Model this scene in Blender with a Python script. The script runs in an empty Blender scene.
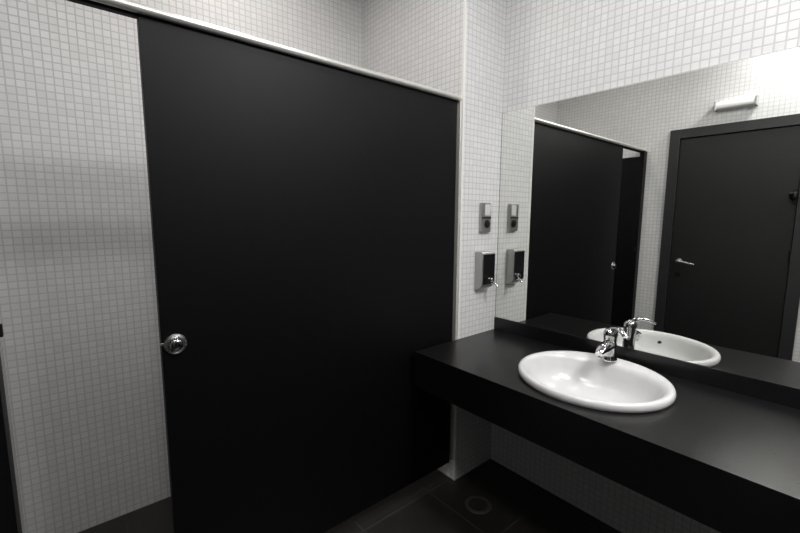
import bpy, bmesh, math
from mathutils import Vector, Matrix

# ------------------------------------------------------------------ camera, world, exposure
sc = bpy.context.scene
COL = sc.collection
F_PX, PITCH, YAW, ROLL = 405.67, -0.1261, 0.8693, 0.0052
CAM = Vector((1.4597, -1.9923, 1.53))
_f = Vector((-math.sin(YAW), math.cos(YAW), 0)); _r = Vector((math.cos(YAW), math.sin(YAW), 0)); _u = Vector((0, 0, 1))
FW = _f * math.cos(PITCH) + _u * math.sin(PITCH)
UP = _u * math.cos(PITCH) - _f * math.sin(PITCH)
RT = _r * math.cos(ROLL) + UP * math.sin(ROLL)
UP = UP * math.cos(ROLL) - _r * math.sin(ROLL)
cam_data = bpy.data.cameras.new('camera')
cam_data.sensor_width = 36.0
cam_data.lens = F_PX / 800 * 36.0
cam_data.clip_start = 0.02
cam = bpy.data.objects.new('camera', cam_data)
cam.matrix_world = Matrix.Translation(CAM) @ Matrix((RT, UP, -FW)).transposed().to_4x4()
COL.objects.link(cam)
sc.camera = cam

world = bpy.data.worlds.new('world'); sc.world = world
world.use_nodes = True
world.node_tree.nodes['Background'].inputs[0].default_value = (0.5, 0.52, 0.55, 1)
world.node_tree.nodes['Background'].inputs[1].default_value = 0.0

sc.view_settings.view_transform = 'Standard'
sc.view_settings.look = 'None'
sc.view_settings.gamma = 1.0
sc.view_settings.exposure = -0.15
sc.view_settings.use_curve_mapping = False

CEIL = 3.08
LAMPS = [  # x, y, watts, colour, radius
    (1.12, -1.98, 28.0, (1.0, 0.985, 0.965), 0.17),
    (2.12, -0.62, 64.0, (1.0, 0.985, 0.985), 0.32),  # added lamp, placed to brighten the return wall and mirror wall evenly
    (0.55, -0.85, 10.0, (1.0, 0.985, 0.965), 0.13),  # added weak lamp over the counter, fitted to the wall brightness
    (-0.38, -1.20, 7.5, (1.0, 0.93, 0.87), 0.10),
]

# ------------------------------------------------------------------ helpers
def nodes_of(m):
    m.use_nodes = True
    return m.node_tree, m.node_tree.nodes['Principled BSDF']

def mat(name, col, rough=0.5, metal=0.0, spec=0.5, noise=0.0, nscale=40.0, bump=0.0, coat=0.0):
    m = bpy.data.materials.new(name)
    nt, b = nodes_of(m)
    b.inputs['Base Color'].default_value = (*col, 1)
    b.inputs['Roughness'].default_value = rough
    b.inputs['Metallic'].default_value = metal
    b.inputs['Specular IOR Level'].default_value = spec
    b.inputs['Coat Weight'].default_value = coat
    tc = nt.nodes.new('ShaderNodeTexCoord')
    nz = nt.nodes.new('ShaderNodeTexNoise'); nz.inputs['Scale'].default_value = nscale; nz.inputs['Detail'].default_value = 4
    nt.links.new(tc.outputs['Object'], nz.inputs['Vector'])
    mr = nt.nodes.new('ShaderNodeMapRange')
    mr.inputs['To Min'].default_value = rough * (1 - noise); mr.inputs['To Max'].default_value = min(1, rough * (1 + noise))
    nt.links.new(nz.outputs['Fac'], mr.inputs['Value'])
    nt.links.new(mr.outputs['Result'], b.inputs['Roughness'])
    if bump:
        bp = nt.nodes.new('ShaderNodeBump'); bp.inputs['Strength'].default_value = bump; bp.inputs['Distance'].default_value = 0.001
        nt.links.new(nz.outputs['Fac'], bp.inputs['Height']); nt.links.new(bp.outputs['Normal'], b.inputs['Normal'])
    return m

def math_node(nt, op, a, b=None, c=None):
    n = nt.nodes.new('ShaderNodeMath'); n.operation = op
    for i, v in enumerate((a, b, c)):
        if v is None: continue
        if isinstance(v, (int, float)): n.inputs[i].default_value = v
        else: nt.links.new(v, n.inputs[i])
    return n.outputs[0]

def tile_mat(name, col, grout, pitch_u, pitch_v, gw, rough, horizontal=False, var=0.05, bump=0.4, ou=0.0, ov=0.0, mottled=0.0):
    """square tiles laid over object coordinates; one material serves walls facing x and walls facing y"""
    m = bpy.data.materials.new(name)
    nt, b = nodes_of(m)
    tc = nt.nodes.new('ShaderNodeTexCoord')
    sp = nt.nodes.new('ShaderNodeSeparateXYZ'); nt.links.new(tc.outputs['Object'], sp.inputs[0])
    if horizontal:
        u, v = sp.outputs[0], sp.outputs[1]
    else:
        u = math_node(nt, 'ADD', sp.outputs[0], sp.outputs[1]); v = sp.outputs[2]
    u = math_node(nt, 'DIVIDE', math_node(nt, 'ADD', u, ou + 50 * pitch_u), pitch_u)
    v = math_node(nt, 'DIVIDE', math_node(nt, 'ADD', v, ov + 50 * pitch_v), pitch_v)
    fu = math_node(nt, 'ABSOLUTE', math_node(nt, 'SUBTRACT', math_node(nt, 'FRACT', u), 0.5))
    fv = math_node(nt, 'ABSOLUTE', math_node(nt, 'SUBTRACT', math_node(nt, 'FRACT', v), 0.5))
    d = math_node(nt, 'MAXIMUM', fu, fv)
    mr = nt.nodes.new('ShaderNodeMapRange'); mr.interpolation_type = 'SMOOTHSTEP'
    mr.inputs['From Min'].default_value = 0.5 - gw; mr.inputs['From Max'].default_value = 0.5 - gw * 0.45
    nt.links.new(d, mr.inputs['Value'])
    g = mr.outputs['Result']
    cell = nt.nodes.new('ShaderNodeCombineXYZ')
    nt.links.new(math_node(nt, 'FLOOR', u), cell.inputs[0]); nt.links.new(math_node(nt, 'FLOOR', v), cell.inputs[1])
    wn = nt.nodes.new('ShaderNodeTexWhiteNoise'); nt.links.new(cell.outputs[0], wn.inputs['Vector'])
    hsv = nt.nodes.new('ShaderNodeHueSaturation'); hsv.inputs['Color'].default_value = (*col, 1)
    val = math_node(nt, 'ADD', math_node(nt, 'MULTIPLY', wn.outputs['Value'], var * 2), 1 - var)
    if mottled:
        nz = nt.nodes.new('ShaderNodeTexNoise'); nz.inputs['Scale'].default_value = 9; nz.inputs['Detail'].default_value = 6
        nt.links.new(tc.outputs['Object'], nz.inputs['Vector'])
        val = math_node(nt, 'MULTIPLY', val, math_node(nt, 'ADD', math_node(nt, 'MULTIPLY', nz.outputs['Fac'], mottled * 2), 1 - mottled))
    nt.links.new(val, hsv.inputs['Value'])
    mx = nt.nodes.new('ShaderNodeMix'); mx.data_type = 'RGBA'
    nt.links.new(g, mx.inputs['Factor']); nt.links.new(hsv.outputs[0], mx.inputs[6]); mx.inputs[7].default_value = (*grout, 1)
    nt.links.new(mx.outputs[2], b.inputs['Base Color'])
    rr = math_node(nt, 'ADD', math_node(nt, 'MULTIPLY', g, 0.85 - rough), rough)
    nt.links.new(rr, b.inputs['Roughness'])
    hgt = math_node(nt, 'SUBTRACT', 1.0, g)
    bp = nt.nodes.new('ShaderNodeBump'); bp.inputs['Strength'].default_value = bump; bp.inputs['Distance'].default_value = 0.0012
    nt.links.new(hgt, bp.inputs['Height'])
    nt.links.new(bp.outputs['Normal'], b.inputs['Normal'])
    return m

def emit_mat(name, col, strength):
    m = bpy.data.materials.new(name); nt, b = nodes_of(m)
    b.inputs['Base Color'].default_value = (0.8, 0.8, 0.8, 1)
    b.inputs['Emission Color'].default_value = (*col, 1)
    b.inputs['Emission Strength'].default_value = strength
    return m

def box(bm, lo, hi):
    x0, y0, z0 = lo; x1, y1, z1 = hi
    v = [bm.verts.new(p) for p in ((x0,y0,z0),(x1,y0,z0),(x1,y1,z0),(x0,y1,z0),(x0,y0,z1),(x1,y0,z1),(x1,y1,z1),(x0,y1,z1))]
    for f in ((0,3,2,1),(4,5,6,7),(0,1,5,4),(1,2,6,5),(2,3,7,6),(3,0,4,7)):
        bm.faces.new([v[i] for i in f])
    return bm

def boxes(*bb):
    bm = bmesh.new()
    for lo, hi in bb: box(bm, lo, hi)
    return bm

def basis(axis):
    a = Vector(axis).normalized()
    t = Vector((0, 0, 1)) if abs(a.z) < 0.9 else Vector((1, 0, 0))
    u = a.cross(t).normalized(); return u, a.cross(u).normalized(), a

def lathe(bm, origin, axis, prof, n=40):
    """profile of (radius, distance along the axis); radius 0 closes an end"""
    o = Vector(origin); u, w, a = basis(axis); rings = []
    for r, h in prof:
        if r <= 1e-7: rings.append([bm.verts.new(o + a * h)])
        else: rings.append([bm.verts.new(o + a * h + (u * math.cos(2*math.pi*k/n) + w * math.sin(2*math.pi*k/n)) * r) for k in range(n)])
    for A, B in zip(rings, rings[1:]):
        for k in range(n):
            k2 = (k + 1) % n
            vs = [A[k if len(A) > 1 else 0], A[k2 if len(A) > 1 else 0], B[k2 if len(B) > 1 else 0], B[k if len(B) > 1 else 0]]
            q = []
            for x in vs:
                if x not in q: q.append(x)
            if len(q) > 2: bm.faces.new(q)
    return bm

def sweep(bm, pts, secs, n=16, power=2.0, side=None):
    """tube along pts; secs = (half width, half height) at each point; power > 2 squares the section off"""
    pts = [Vector(p) for p in pts]; rings = []
    for i, p in enumerate(pts):
        t = (pts[min(i+1, len(pts)-1)] - pts[max(i-1, 0)]).normalized()
        s = Vector(side) if side else Vector((0, 0, 1)).cross(t)
        s = (s - t * s.dot(t)).normalized(); w = t.cross(s).normalized()
        a, b = secs[i]; ring = []
        for k in range(n):
            th = 2*math.pi*k/n; c, q = math.cos(th), math.sin(th)
            ring.append(bm.verts.new(p + s * (a * math.copysign(abs(c)**(2/power), c)) + w * (b * math.copysign(abs(q)**(2/power), q))))
        rings.append(ring)
    for A, B in zip(rings, rings[1:]):
        for k in range(n): bm.faces.new((A[k], A[(k+1) % n], B[(k+1) % n], B[k]))
    bm.faces.new(rings[0][::-1]); bm.faces.new(rings[-1])
    return bm

def obj(name, bm, m, parent=None, smooth=False, bevel=0.0, origin=None, segs=2):
    bmesh.ops.recalc_face_normals(bm, faces=bm.faces)
    if smooth:
        for f in bm.faces: f.smooth = True
    me = bpy.data.meshes.new(name); 
    o = bpy.data.objects.new(name, me); COL.objects.link(o)
    base = Vector((0, 0, 0))
    if origin is not None: base = Vector(origin)
    if parent is not None:
        o.parent = parent; base = Vector(parent.location)
        if parent.parent is not None: base = base + Vector(parent.parent.location)
        bmesh.ops.translate(bm, verts=bm.verts, vec=-base)
    elif origin is not None:
        bmesh.ops.translate(bm, verts=bm.verts, vec=-base); o.location = base
    bm.to_mesh(me); bm.free()
    me.materials.append(m)
    if bevel:
        b = o.modifiers.new('bevel', 'BEVEL'); b.width = bevel; b.segments = segs; b.limit_method = 'ANGLE'; b.angle_limit = math.radians(40)
        if smooth is False:
            for p in me.polygons: p.use_smooth = True
            b.harden_normals = True
    if smooth:
        try: me.set_sharp_from_angle(angle=math.radians(42))
        except Exception: pass
    return o

def thing(name, label, cat, loc, group=None):
    o = bpy.data.objects.new(name, None); COL.objects.link(o); o.location = loc
    o.empty_display_size = 0.05
    o['label'] = label; o['category'] = cat
    if group: o['group'] = group
    return o

def struct(name, bm, m, bevel=0.0, label=None):
    o = obj(name, bm, m, bevel=bevel); o['kind'] = 'structure'
    if label: o['label'] = label
    return o

# ------------------------------------------------------------------ materials
TILE = tile_mat('white_mosaic', (0.60, 0.60, 0.60), (0.47, 0.47, 0.475), 0.031, 0.031, 0.11, 0.40, var=0.04, bump=0.35)
FLOOR = tile_mat('dark_stone_tile', (0.014, 0.013, 0.011), (0.024, 0.022, 0.019), 0.44, 0.44, 0.011, 0.42, horizontal=True, var=0.12, bump=0.3, ou=0.026, ov=0.08, mottled=0.55)
CEILM = mat('ceiling_paint', (0.45, 0.45, 0.44), 0.9, noise=0.05)
BLACK = mat('black_laminate', (0.0017, 0.0017, 0.0023), 0.46, noise=0.08, nscale=300, bump=0.02, spec=0.19)
DOORM = mat('black_door_laminate', (0.010, 0.0103, 0.0105), 0.38, noise=0.12, nscale=200, bump=0.05)
STONE = mat('black_worktop', (0.0035, 0.0035, 0.0037), 0.30, noise=0.2, nscale=160, bump=0.06)
CERAMIC = mat('white_glazed_ceramic', (0.54, 0.54, 0.54), 0.24, noise=0.1, coat=0.0)
CHROME = mat('chrome', (0.70, 0.70, 0.71), 0.10, metal=1.0, noise=0.2)
DCHROME = mat('dark_chrome', (0.35, 0.35, 0.36), 0.16, metal=1.0, noise=0.2)
STEEL = mat('brushed_steel', (0.62, 0.62, 0.61), 0.28, metal=1.0, noise=0.25, nscale=120)
EDGEG = mat('mirror_edge', (0.16, 0.17, 0.17), 0.4, noise=0.1)
FRAMEM = mat('dark_grey_door_frame', (0.016, 0.017, 0.0175), 0.45, noise=0.1)
DISP = mat('dispenser_steel', (0.42, 0.42, 0.41), 0.30, metal=0.85, noise=0.05, nscale=15)
DSTEEL = mat('dull_steel', (0.40, 0.40, 0.40), 0.38, metal=0.9, noise=0.15)
RAILM = mat('satin_aluminium_rail', (0.74, 0.73, 0.69), 0.36, metal=0.75, noise=0.1)
CREAM = mat('cream_corner_bead', (0.68, 0.675, 0.64), 0.4, noise=0.1)
WHITEP = mat('white_plastic', (0.80, 0.80, 0.80), 0.35, noise=0.1)
PALEG = mat('pale_grey_plastic', (0.52, 0.52, 0.52), 0.35, noise=0.1)
GREYP = mat('grey_plastic', (0.35, 0.35, 0.36), 0.4, noise=0.1)
GLOSSB = mat('glossy_black_plastic', (0.008, 0.008, 0.009), 0.12, noise=0.1)
RUBBER = mat('dull_black', (0.003, 0.003, 0.003), 0.6, noise=0.1, spec=0.2)
MIRROR = mat('mirror_silvering', (0.84, 0.85, 0.82), 0.0, metal=1.0, noise=0.0)

# ------------------------------------------------------------------ the room
W = -0.337          # outer end of the short return wall
XB = -0.901         # back of the cubicle
YO = -2.205         # wall opposite the mirror
XR = 2.45           # right end of the room
DX0, DX1, DZ = 0.181, 1.116, 2.273    # entrance door hole
struct('floor', boxes(((XB-.1, YO-.35, -.1), (XR+.1, .1, 0))), FLOOR)
struct('ceiling', boxes(((XB-.1, YO-.35, CEIL), (XR+.1, .1, CEIL+.1))), CEILM)
struct('wall_back', boxes(((XB-.1, 0, 0), (XR+.1, .1, CEIL))), TILE)
struct('wall_return', boxes(((XB, W, 0), (0, 0, CEIL))), TILE, label='short tiled wall between cubicle and mirror, carrying the soap dispenser')
struct('wall_left', boxes(((XB-.1, YO-.1, 0), (XB, 0, CEIL))), TILE)
struct('wall_front', boxes(((XB, YO-.1, 0), (DX0+.01, YO, CEIL)), ((DX1-.01, YO-.1, 0), (1.24, YO, CEIL)), ((2.14, YO-.1, 0), (XR+.1, YO, CEIL)), ((DX0+.01, YO-.1, DZ-.01), (DX1-.01, YO, CEIL)), ((1.24, YO-.1, DZ-.01), (2.14, YO, CEIL))), TILE)
struct('wall_right', boxes(((XR, YO, 0), (XR+.1, 0, CEIL))), DOORM)  # unseen end wall, given dark laminate to keep bounced light down
struct('trim_1', boxes(((-.014, W-.002, 0.0), (0.002, W+.012, CEIL))), CREAM, bevel=.002, label='cream bead on the outer corner of the return wall')

# entrance door, seen in the mirror
d = thing('door_1', 'dark grey entrance door with a lever handle, reflected in the mirror', 'door', (DX0, YO, 0))
del d['category']
d['kind'] = 'structure'
FT = 0.078
obj('door_frame', boxes(((DX0, YO-.1, 0), (DX0+FT, YO+.022, DZ)), ((DX1-FT, YO-.1, 0), (DX1, YO+.022, DZ)), ((DX0+FT, YO-.1, DZ-FT), (DX1-FT, YO+.022, DZ))), FRAMEM, d, bevel=.003)
leaf = obj('door_leaf', boxes(((DX0+FT+.003, YO-.045, .008), (DX1-FT-.003, YO+.004, DZ-FT-.004))), DOORM, d, bevel=.002)
hx, hz = .328, 1.141
hb = lathe(bmesh.new(), (hx, YO+.004, hz), (0, 1, 0), [(0, 0), (.025, 0), (.025, .006), (.012, .009), (.0095, .02), (.0095, .05), (0, .05)])
hd = obj('lever_handle', hb, STEEL, leaf, smooth=True)
lb = sweep(bmesh.new(), [(hx-.008, YO+.052, hz), (hx+.02, YO+.053, hz-.001), (hx+.07, YO+.054, hz-.008), (hx+.125, YO+.054, hz-.018)], [(.010, .011), (.009, .011), (.006, .008), (.004, .005)], power=2.4)
obj('lever_grip', lb, STEEL, d, smooth=True)
kb = lathe(bmesh.new(), (hx, YO+.004, hz-.12), (0, 1, 0), [(0, 0), (.022, 0), (.022, .005), (0, .006)])
obj('lock_cover', kb, RUBBER, d, smooth=True)
for z in (.25, 1.19, 1.98):
    obj('hinge', lathe(bmesh.new(), (DX1-FT-.004, YO+.012, z), (0, 0, 1), [(0, 0), (.008, 0), (.008, .09), (0, .09)], 16), RUBBER, d, smooth=True)
ck = boxes(((1.006, YO+.004, 1.620), (1.034, YO+.012, 1.730)))
sweep(ck, [(1.022, YO+.010, 1.70), (1.018, YO+.06, 1.665), (1.012, YO+.090, 1.675), (1.010, YO+.105, 1.705)], [(.017, .022), (.015, .016), (.014, .014), (.015, .016)])
obj('coat_hook', ck, RUBBER, d, smooth=True)

# second dark door, added out of view to cut bounce off this wall
EX0, EX1 = 1.23, 2.15
d2 = bpy.data.objects.new('added_dark_door', None); COL.objects.link(d2); d2.location = (EX0, YO, 0)
d2['kind'] = 'structure'; d2['label'] = 'dark door added out of view beside the entrance door to absorb bounced light'
obj('door_frame', boxes(((EX0, YO-.1, 0), (EX0+FT, YO+.022, DZ)), ((EX1-FT, YO-.1, 0), (EX1, YO+.022, DZ)), ((EX0+FT, YO-.1, DZ-FT), (EX1-FT, YO+.022, DZ))), FRAMEM, d2, bevel=.003)
obj('door_leaf', boxes(((EX0+FT+.003, YO-.045, .008), (EX1-FT-.003, YO+.004, DZ-FT-.004))), DOORM, d2, bevel=.002)

# mirror
MX1 = 2.30
mo = thing('wall_mirror', 'large frameless wall mirror above the black vanity counter', 'mirror', (1.1, -.0005, .9235))
obj('mirror_backing', boxes(((.0005, -.0035, .9235), (MX1, -.0005, 2.1065))), EDGEG, mo)
obj('mirror_glass', boxes(((.0045, -.0060, .9235), (MX1, -.0035, 2.1055))), MIRROR, mo)

# ------------------------------------------------------------------ cubicle front
PY0, PY1 = -1.758, W-.012
pn = thing('cubicle_door', 'tall black sliding cubicle door with a round chrome lock near its left edge', 'door', (-.045, PY0, .105))
obj('door_panel', boxes(((-.060, PY0, .105), (-.030, PY1, 2.113))), BLACK, pn, bevel=.0015)
KY, KZ = -1.717, 1.098
lk = obj('lock_rose', lathe(bmesh.new(), (-.030, KY, KZ), (1, 0, 0), [(0, 0), (.034, 0), (.035, .003), (.033, .007), (.029, .0085), (.026, .006), (.023, .006), (0, .006)], 48), STEEL, pn, smooth=True)
obj('thumb_turn', lathe(bmesh.new(), (-.024, KY, KZ), (1, 0, 0), [(.020, 0), (.0215, .006), (.021, .010), (.017, .0145), (.009, .017), (0, .018)], 40), DCHROME, pn, smooth=True)
obj('latch_bar', boxes(((-.032, PY0-.004, KZ+.002), (-.027, KY-.03, KZ+.010))), STEEL, pn, bevel=.001)

fr = thing('cubicle_frame', 'pale metal frame around the cubicle front, round rail along the top and black jamb', 'frame', (0, YO, 0))
rl = bmesh.new()
lathe(rl, (-.020, YO, 2.131), (0, 1, 0), [(0, 0), (.0135, 0), (.0135, W - YO - .006), (.012, W - YO - .002), (0, W - YO - .001)], 24)
obj('top_rail', rl, RAILM, fr, smooth=True)
obj('rail_channel', boxes(((-.058, YO+.001, 2.1135), (-.036, W-.003, 2.130))), RUBBER, fr)
obj('wall_channel', boxes(((-.058, W-.011, .13), (-.008, W-.003, 2.118))), RAILM, fr, bevel=.002)
obj('corner_post', boxes(((-.034, YO+.001, 0), (.004, -2.138, 2.118))), BLACK, fr, bevel=.002)
jb = obj('jamb_board', boxes(((-.215, YO+.001, 0), (-.0345, -2.150, 2.072))), BLACK, fr, bevel=.002)
obj('latch_keeper', boxes(((-.030, -2.138, 1.205), (-.010, -2.122, 1.238))), RUBBER, fr, bevel=.001)

# ------------------------------------------------------------------ vanity counter
HC, DC, HCB = .8480, -.660, .668
BX, BY, BA, BB = .734, -.330, .297, .282     # basin outline
CX1 = XR - .002
vc = thing('vanity_counter', 'long black vanity counter with a deep front apron and low upstand', 'counter', (.0, 0, 0))
bm = bmesh.new()
N = 96
x0, x1, y0, y1 = .001, CX1, DC, -.0125
th = [2*math.pi*k/N for k in range(N)]
for cx_, cy_ in ((x0, y0), (x1, y0), (x1, y1), (x0, y1)):
    th.append(math.atan2(cy_-BY, cx_-BX) % (2*math.pi))
th = sorted(set(round(t, 6) for t in th))
def on_rect(t):
    c, s = math.cos(t), math.sin(t); k = 1e9
    if c > 1e-9: k = min(k, (x1-BX)/c)
    if c < -1e-9: k = min(k, (x0-BX)/c)
    if s > 1e-9: k = min(k, (y1-BY)/s)
    if s < -1e-9: k = min(k, (y0-BY)/s)
    return (BX+k*c, BY+k*s)
def ellipse_hit(t, a, b):
    c, s = math.cos(t), math.sin(t); k = 1/math.sqrt((c/a)**2+(s/b)**2)
    return (BX+k*c, BY+k*s)
ha, hb_ = BA-.025, BB-.025
ring = []
for t in th:
    ex, ey = ellipse_hit(t, ha, hb_); rx, ry = on_rect(t)
    ring.append([bm.verts.new((ex, ey, HC)), bm.verts.new((rx, ry, HC)), bm.verts.new((rx, ry, HC-.03)), bm.verts.new((ex, ey, HC-.03))])
for i in range(len(ring)):
    A, B = ring[i], ring[(i+1) % len(ring)]
    for k in range(4):
        bm.faces.new((A[k], A[(k+1) % 4], B[(k+1) % 4], B[k]))
obj('worktop', bm, STONE, vc)
obj('front_apron', boxes(((.001, DC, HCB), (CX1, DC+.020, HC-.03005))), STONE, vc)
obj('end_panel', boxes(((.001, DC+.0205, HCB), (.018, W-.004, HC-.0305))), STONE, vc)
obj('upstand', boxes(((.001, -.0120, HC-.03), (CX1, -.0004, .9225))), STONE, vc, bevel=.0012)

# ------------------------------------------------------------------ basin
bs = thing('wash_basin', 'oval white ceramic wash basin set into the black counter', 'basin', (BX, BY, HC))
prof = [(.985, .0005), (.998, .006), (1.002, .014), (.998, .022), (.986, .0285), (.965, .0315), (.935, .0310), (.905, .0265), (.880, .0170), (.855, .002), (.82, -.035), (.74, -.068), (.62, -.094), (.46, -.112), (.28, -.121), (.12, -.124), (.085, -.127),
        (.085, -.145), (.30, -.142), (.50, -.130), (.68, -.108), (.80, -.078), (.86, -.045), (.895, -.0), (.90, .0005)]
NB = 96; rings = []; bm = bmesh.new()
for r, h in prof:
    rg = []
    for k in range(NB):
        t = 2*math.pi*k/NB; a, b = BA*r, BB*r; yy = BY + b*math.sin(t)
        # the hollow is pushed forward so that the back keeps a broad tap ledge
        if .085 < r < .93 and h > -.13 and h < .029 and prof.index((r, h)) < 17:
            if math.sin(t) > 0: yy -= .045*math.sin(t)**2*min(1, (1-r)*9)*max(0, min(1, (.135+h)/.10))
        rg.append(bm.verts.new((BX + a*math.cos(t), yy, HC+h)))
    rings.append(rg)
for A, B in zip(rings, rings[1:]):
    for k in range(NB): bm.faces.new((A[k], A[(k+1) % NB], B[(k+1) % NB], B[k]))
for k in range(NB): bm.faces.new((rings[-1][k], rings[-1][(k+1) % NB], rings[0][(k+1) % NB], rings[0][k]))
obj('bowl', bm, CERAMIC, bs, smooth=True)
obj('drain_plug', lathe(bmesh.new(), (BX, BY, HC-.128), (0, 0, 1), [(0, -.004), (.024, -.004), (.026, .004), (.022, .007), (.018, .0055), (0, .0075)], 32), CHROME, bs, smooth=True)
ovp = Vector((BX-.020, BY-BB*.835+.002, HC-.020)); ovn = Vector((.04, .966, .26)).normalized()
obj('overflow_ring', lathe(bmesh.new(), ovp, ovn, [(.007, -.004), (.007, .001), (.009, .002), (.011, .001), (.011, -.004)], 28), CHROME, bs, smooth=True)
obj('overflow_hole', lathe(bmesh.new(), ovp, ovn, [(0, -.003), (.0075, -.003), (.0075, .0012), (0, .0012)], 24), RUBBER, bs)

# ------------------------------------------------------------------ tap
TX, TY, TZ = .716, -.110, HC+.0325
tp = thing('basin_tap', 'chrome single-lever mixer tap on the back ledge of the white basin', 'tap', (TX, TY, TZ))
obj('tap_body', lathe(bmesh.new(), (TX, TY, TZ), (0, -.05, 1), [(0, 0), (.031, 0), (.032, .004), (.030, .009), (.0275, .014), (.0265, .05), (.0275, .085), (.0285, .098), (.0285, .107), (0, .107)], 40), CHROME, tp, smooth=True)
sp = sweep(bmesh.new(), [(TX, TY+.002, TZ+.074), (TX, TY-.03, TZ+.074), (TX, TY-.07, TZ+.068), (TX, TY-.100, TZ+.058), (TX, TY-.112, TZ+.050)],
           [(.025, .023), (.024, .023), (.023, .021), (.021, .018), (.017, .013)], n=24, power=2.6, side=(1, 0, 0))
s_ = obj('spout', sp, CHROME, tp, smooth=True)
obj('aerator', lathe(bmesh.new(), (TX, TY-.094, TZ+.046), (0, -.25, -1), [(0, 0), (.0105, 0), (.0105, .014), (.008, .014), (.008, .011), (0, .011)], 28), STEEL, tp, smooth=True)
obj('cap', lathe(bmesh.new(), (TX, TY-.005, TZ+.108), (0, -.05, 1), [(0, -.001), (.0285, -.001), (.0300, .010), (.0290, .024), (.022, .036), (.010, .042), (0, .043)], 36), CHROME, tp, smooth=True)
ld = Vector((.80, -.60, 0)).normalized()
b0 = Vector((TX, TY-.006, TZ+.136))
lv = sweep(bmesh.new(), [b0 - ld*.004 , b0 + ld*.020 + Vector((0, 0, .018)), b0 + ld*.050 + Vector((0, 0, .024)), b0 + ld*.080 + Vector((0, 0, .018)), b0 + ld*.108 + Vector((0, 0, .004))],
           [(.017, .012), (.014, .010), (.012, .0080), (.012, .0070), (.0125, .0060)], n=20, power=2.3)
obj('lever', lv, CHROME, tp, smooth=True)

# ------------------------------------------------------------------ wall fittings beside the mirror
sy0, sy1, sz0, sz1, sd = -.209, -.100, 1.118, 1.330, .056
sdp = thing('soap_dispenser', 'steel soap dispenser with a black front on the white mosaic beside the mirror', 'dispenser', (.0, (sy0+sy1)/2, sz0))
bm = bmesh.new()
pr = [(.0005, sz1), (sd*.85, sz1), (sd, sz1-.012), (sd, sz0+.030), (sd*.78, sz0+.010), (.0005, sz0-.012)]
A = [bm.verts.new((x, sy0, z)) for x, z in pr]; B = [bm.verts.new((x, sy1, z)) for x, z in pr]
bm.faces.new(A); bm.faces.new(B[::-1])
for i in range(len(pr)): bm.faces.new((A[i], A[(i+1) % len(pr)], B[(i+1) % len(pr)], B[i]))
obj('housing', bm, DISP, sdp, bevel=.003)
obj('front_window', boxes(((sd+.0002, sy0+.006, sz0+.028), (sd+.004, sy1-.003, sz1-.014))), GLOSSB, sdp, bevel=.001)
obj('push_button', lathe(bmesh.new(), (sd+.003, -.135, sz0+.052), (1, 0, 0), [(0, 0), (.014, 0), (.014, .010), (.012, .016), (0, .017)], 28), CHROME, sdp, smooth=True)
obj('nozzle', sweep(bmesh.new(), [(sd-.004, -.128, sz0+.034), (sd+.018, -.126, sz0+.032), (sd+.036, -.124, sz0+.026), (sd+.042, -.124, sz0+.014)], [(.008, .008), (.008, .008), (.007, .007), (.006, .006)], n=16), CHROME, sdp, smooth=True)

py0, py1, pz0, pz1 = -.183, -.097, 1.437, 1.600
wp = thing('wall_plate', 'narrow steel plate with a round black knob, on the mosaic above the soap dispenser', 'switch', (.0, (py0+py1)/2, pz0))
obj('plate', boxes(((.0005, py0, pz0), (.018, py1, pz1))), DSTEEL, wp, bevel=.003)
obj('rocker', boxes(((.0182, py0+.028, pz0+.092), (.021, py1-.010, pz1-.008))), PALEG, wp, bevel=.0015)['label'] = 'pale square rocker'
obj('divider', boxes(((.0182, py0+.004, pz0+.076), (.021, py1-.004, pz0+.084))), RUBBER, wp)
obj('knob', lathe(bmesh.new(), (.018, (py0+py1)/2+.006, pz0+.046), (1, 0, 0), [(0, 0), (.022, 0), (.022, .005), (.018, .007), (0, .0075)], 32), RUBBER, wp, smooth=True)['label'] = 'round black knob'

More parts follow.
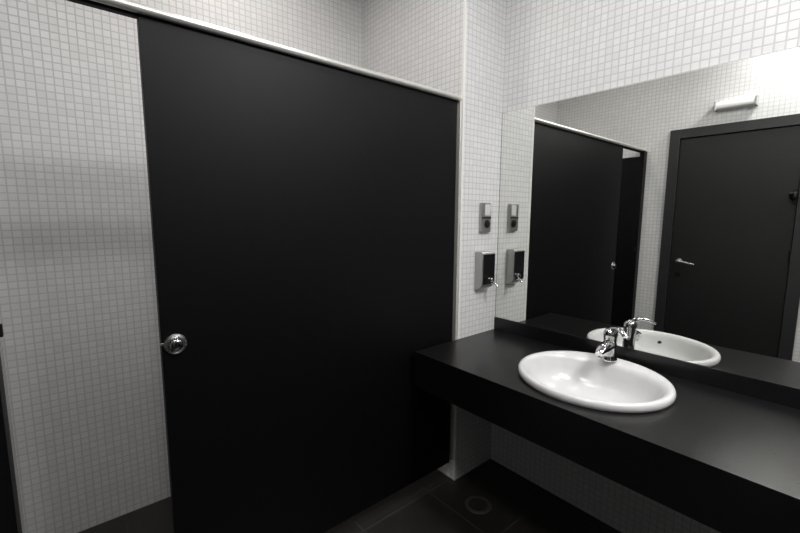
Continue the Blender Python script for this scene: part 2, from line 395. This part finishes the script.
# ------------------------------------------------------------------ fixture over the entrance door (seen in the mirror)
ex0, ex1, ez0, ez1 = .486, .752, 2.376, 2.447
el = thing('wall_light', 'small unlit white bulkhead light on the tiles above the entrance door', 'light', ((ex0+ex1)/2, YO, ez0))
obj('backplate', boxes(((ex0+.006, YO+.0005, ez0+.004), (ex1-.006, YO+.012, ez1-.004))), WHITEP, el, bevel=.002)
bm = sweep(bmesh.new(), [(ex0+.012, YO+.036, (ez0+ez1)/2), (ex1-.012, YO+.036, (ez0+ez1)/2)], [(.024, .029)]*2, n=28, power=2.6, side=(0, 1, 0))
obj('diffuser', bm, WHITEP, el, smooth=True)
for xa in (ex0, ex1-.012):
    obj('end_cap', boxes(((xa, YO+.0005, ez0), (xa+.012, YO+.066, ez1))), GREYP, el, bevel=.003)

# ------------------------------------------------------------------ floor drain
fd = thing('floor_drain', 'round dark floor drain in the tiles below the counter', 'drain', (.216, -.388, 0))
obj('rim', lathe(bmesh.new(), (.216, -.388, 0), (0, 0, 1), [(.050, .0005), (.050, .003), (.066, .003), (.070, .0005)], 48), mat('worn_drain_metal', (.07, .062, .055), .5, metal=.5, noise=.3), fd, smooth=True)
bm = bmesh.new()
lathe(bm, (.216, -.388, 0), (0, 0, 1), [(0, .0004), (.050, .0004), (.050, .0020), (.040, .0020), (.040, .0012), (.030, .0012), (.030, .0020), (.020, .0020), (.020, .0012), (.010, .0012), (.010, .0020), (0, .0020)], 48)
obj('grate', bm, mat('drain_grate_metal', (.008, .008, .008), .7, metal=.2, noise=.3), fd)

# ------------------------------------------------------------------ ceiling downlights, two of them added to brighten the walls
LAMP_LABELS = ['round ceiling downlight close to the wall above the entrance door', 'large round ceiling lamp added out of view at the right end to brighten the walls',
               'round ceiling lamp added out of view above the vanity counter to brighten the walls', 'small round ceiling downlight inside the cubicle']
for i, (lx, ly, wt, lc, lr) in enumerate(LAMPS):
    t = thing('ceiling_downlight', LAMP_LABELS[i], 'light', (lx, ly, CEIL))
    obj('rim', lathe(bmesh.new(), (lx, ly, CEIL), (0, 0, -1), [(lr+.002, .0005), (lr+.03, .0005), (lr+.028, .008), (lr+.004, .014), (lr+.002, .0005)], 48), WHITEP, t, smooth=True)
    obj('lens', lathe(bmesh.new(), (lx, ly, CEIL), (0, 0, -1), [(0, .0005), (lr, .0005), (lr, .004), (0, .006)], 48), emit_mat('lamp_lens', lc, 6.0), t)
    ld_ = bpy.data.lights.new('downlight_lamp', 'AREA'); ld_.shape = 'DISK'; ld_.size = lr*2; ld_.energy = wt; ld_.color = lc
    lo = bpy.data.objects.new('downlight_lamp', ld_); COL.objects.link(lo); lo.parent = t; lo.location = (0, 0, -.018)
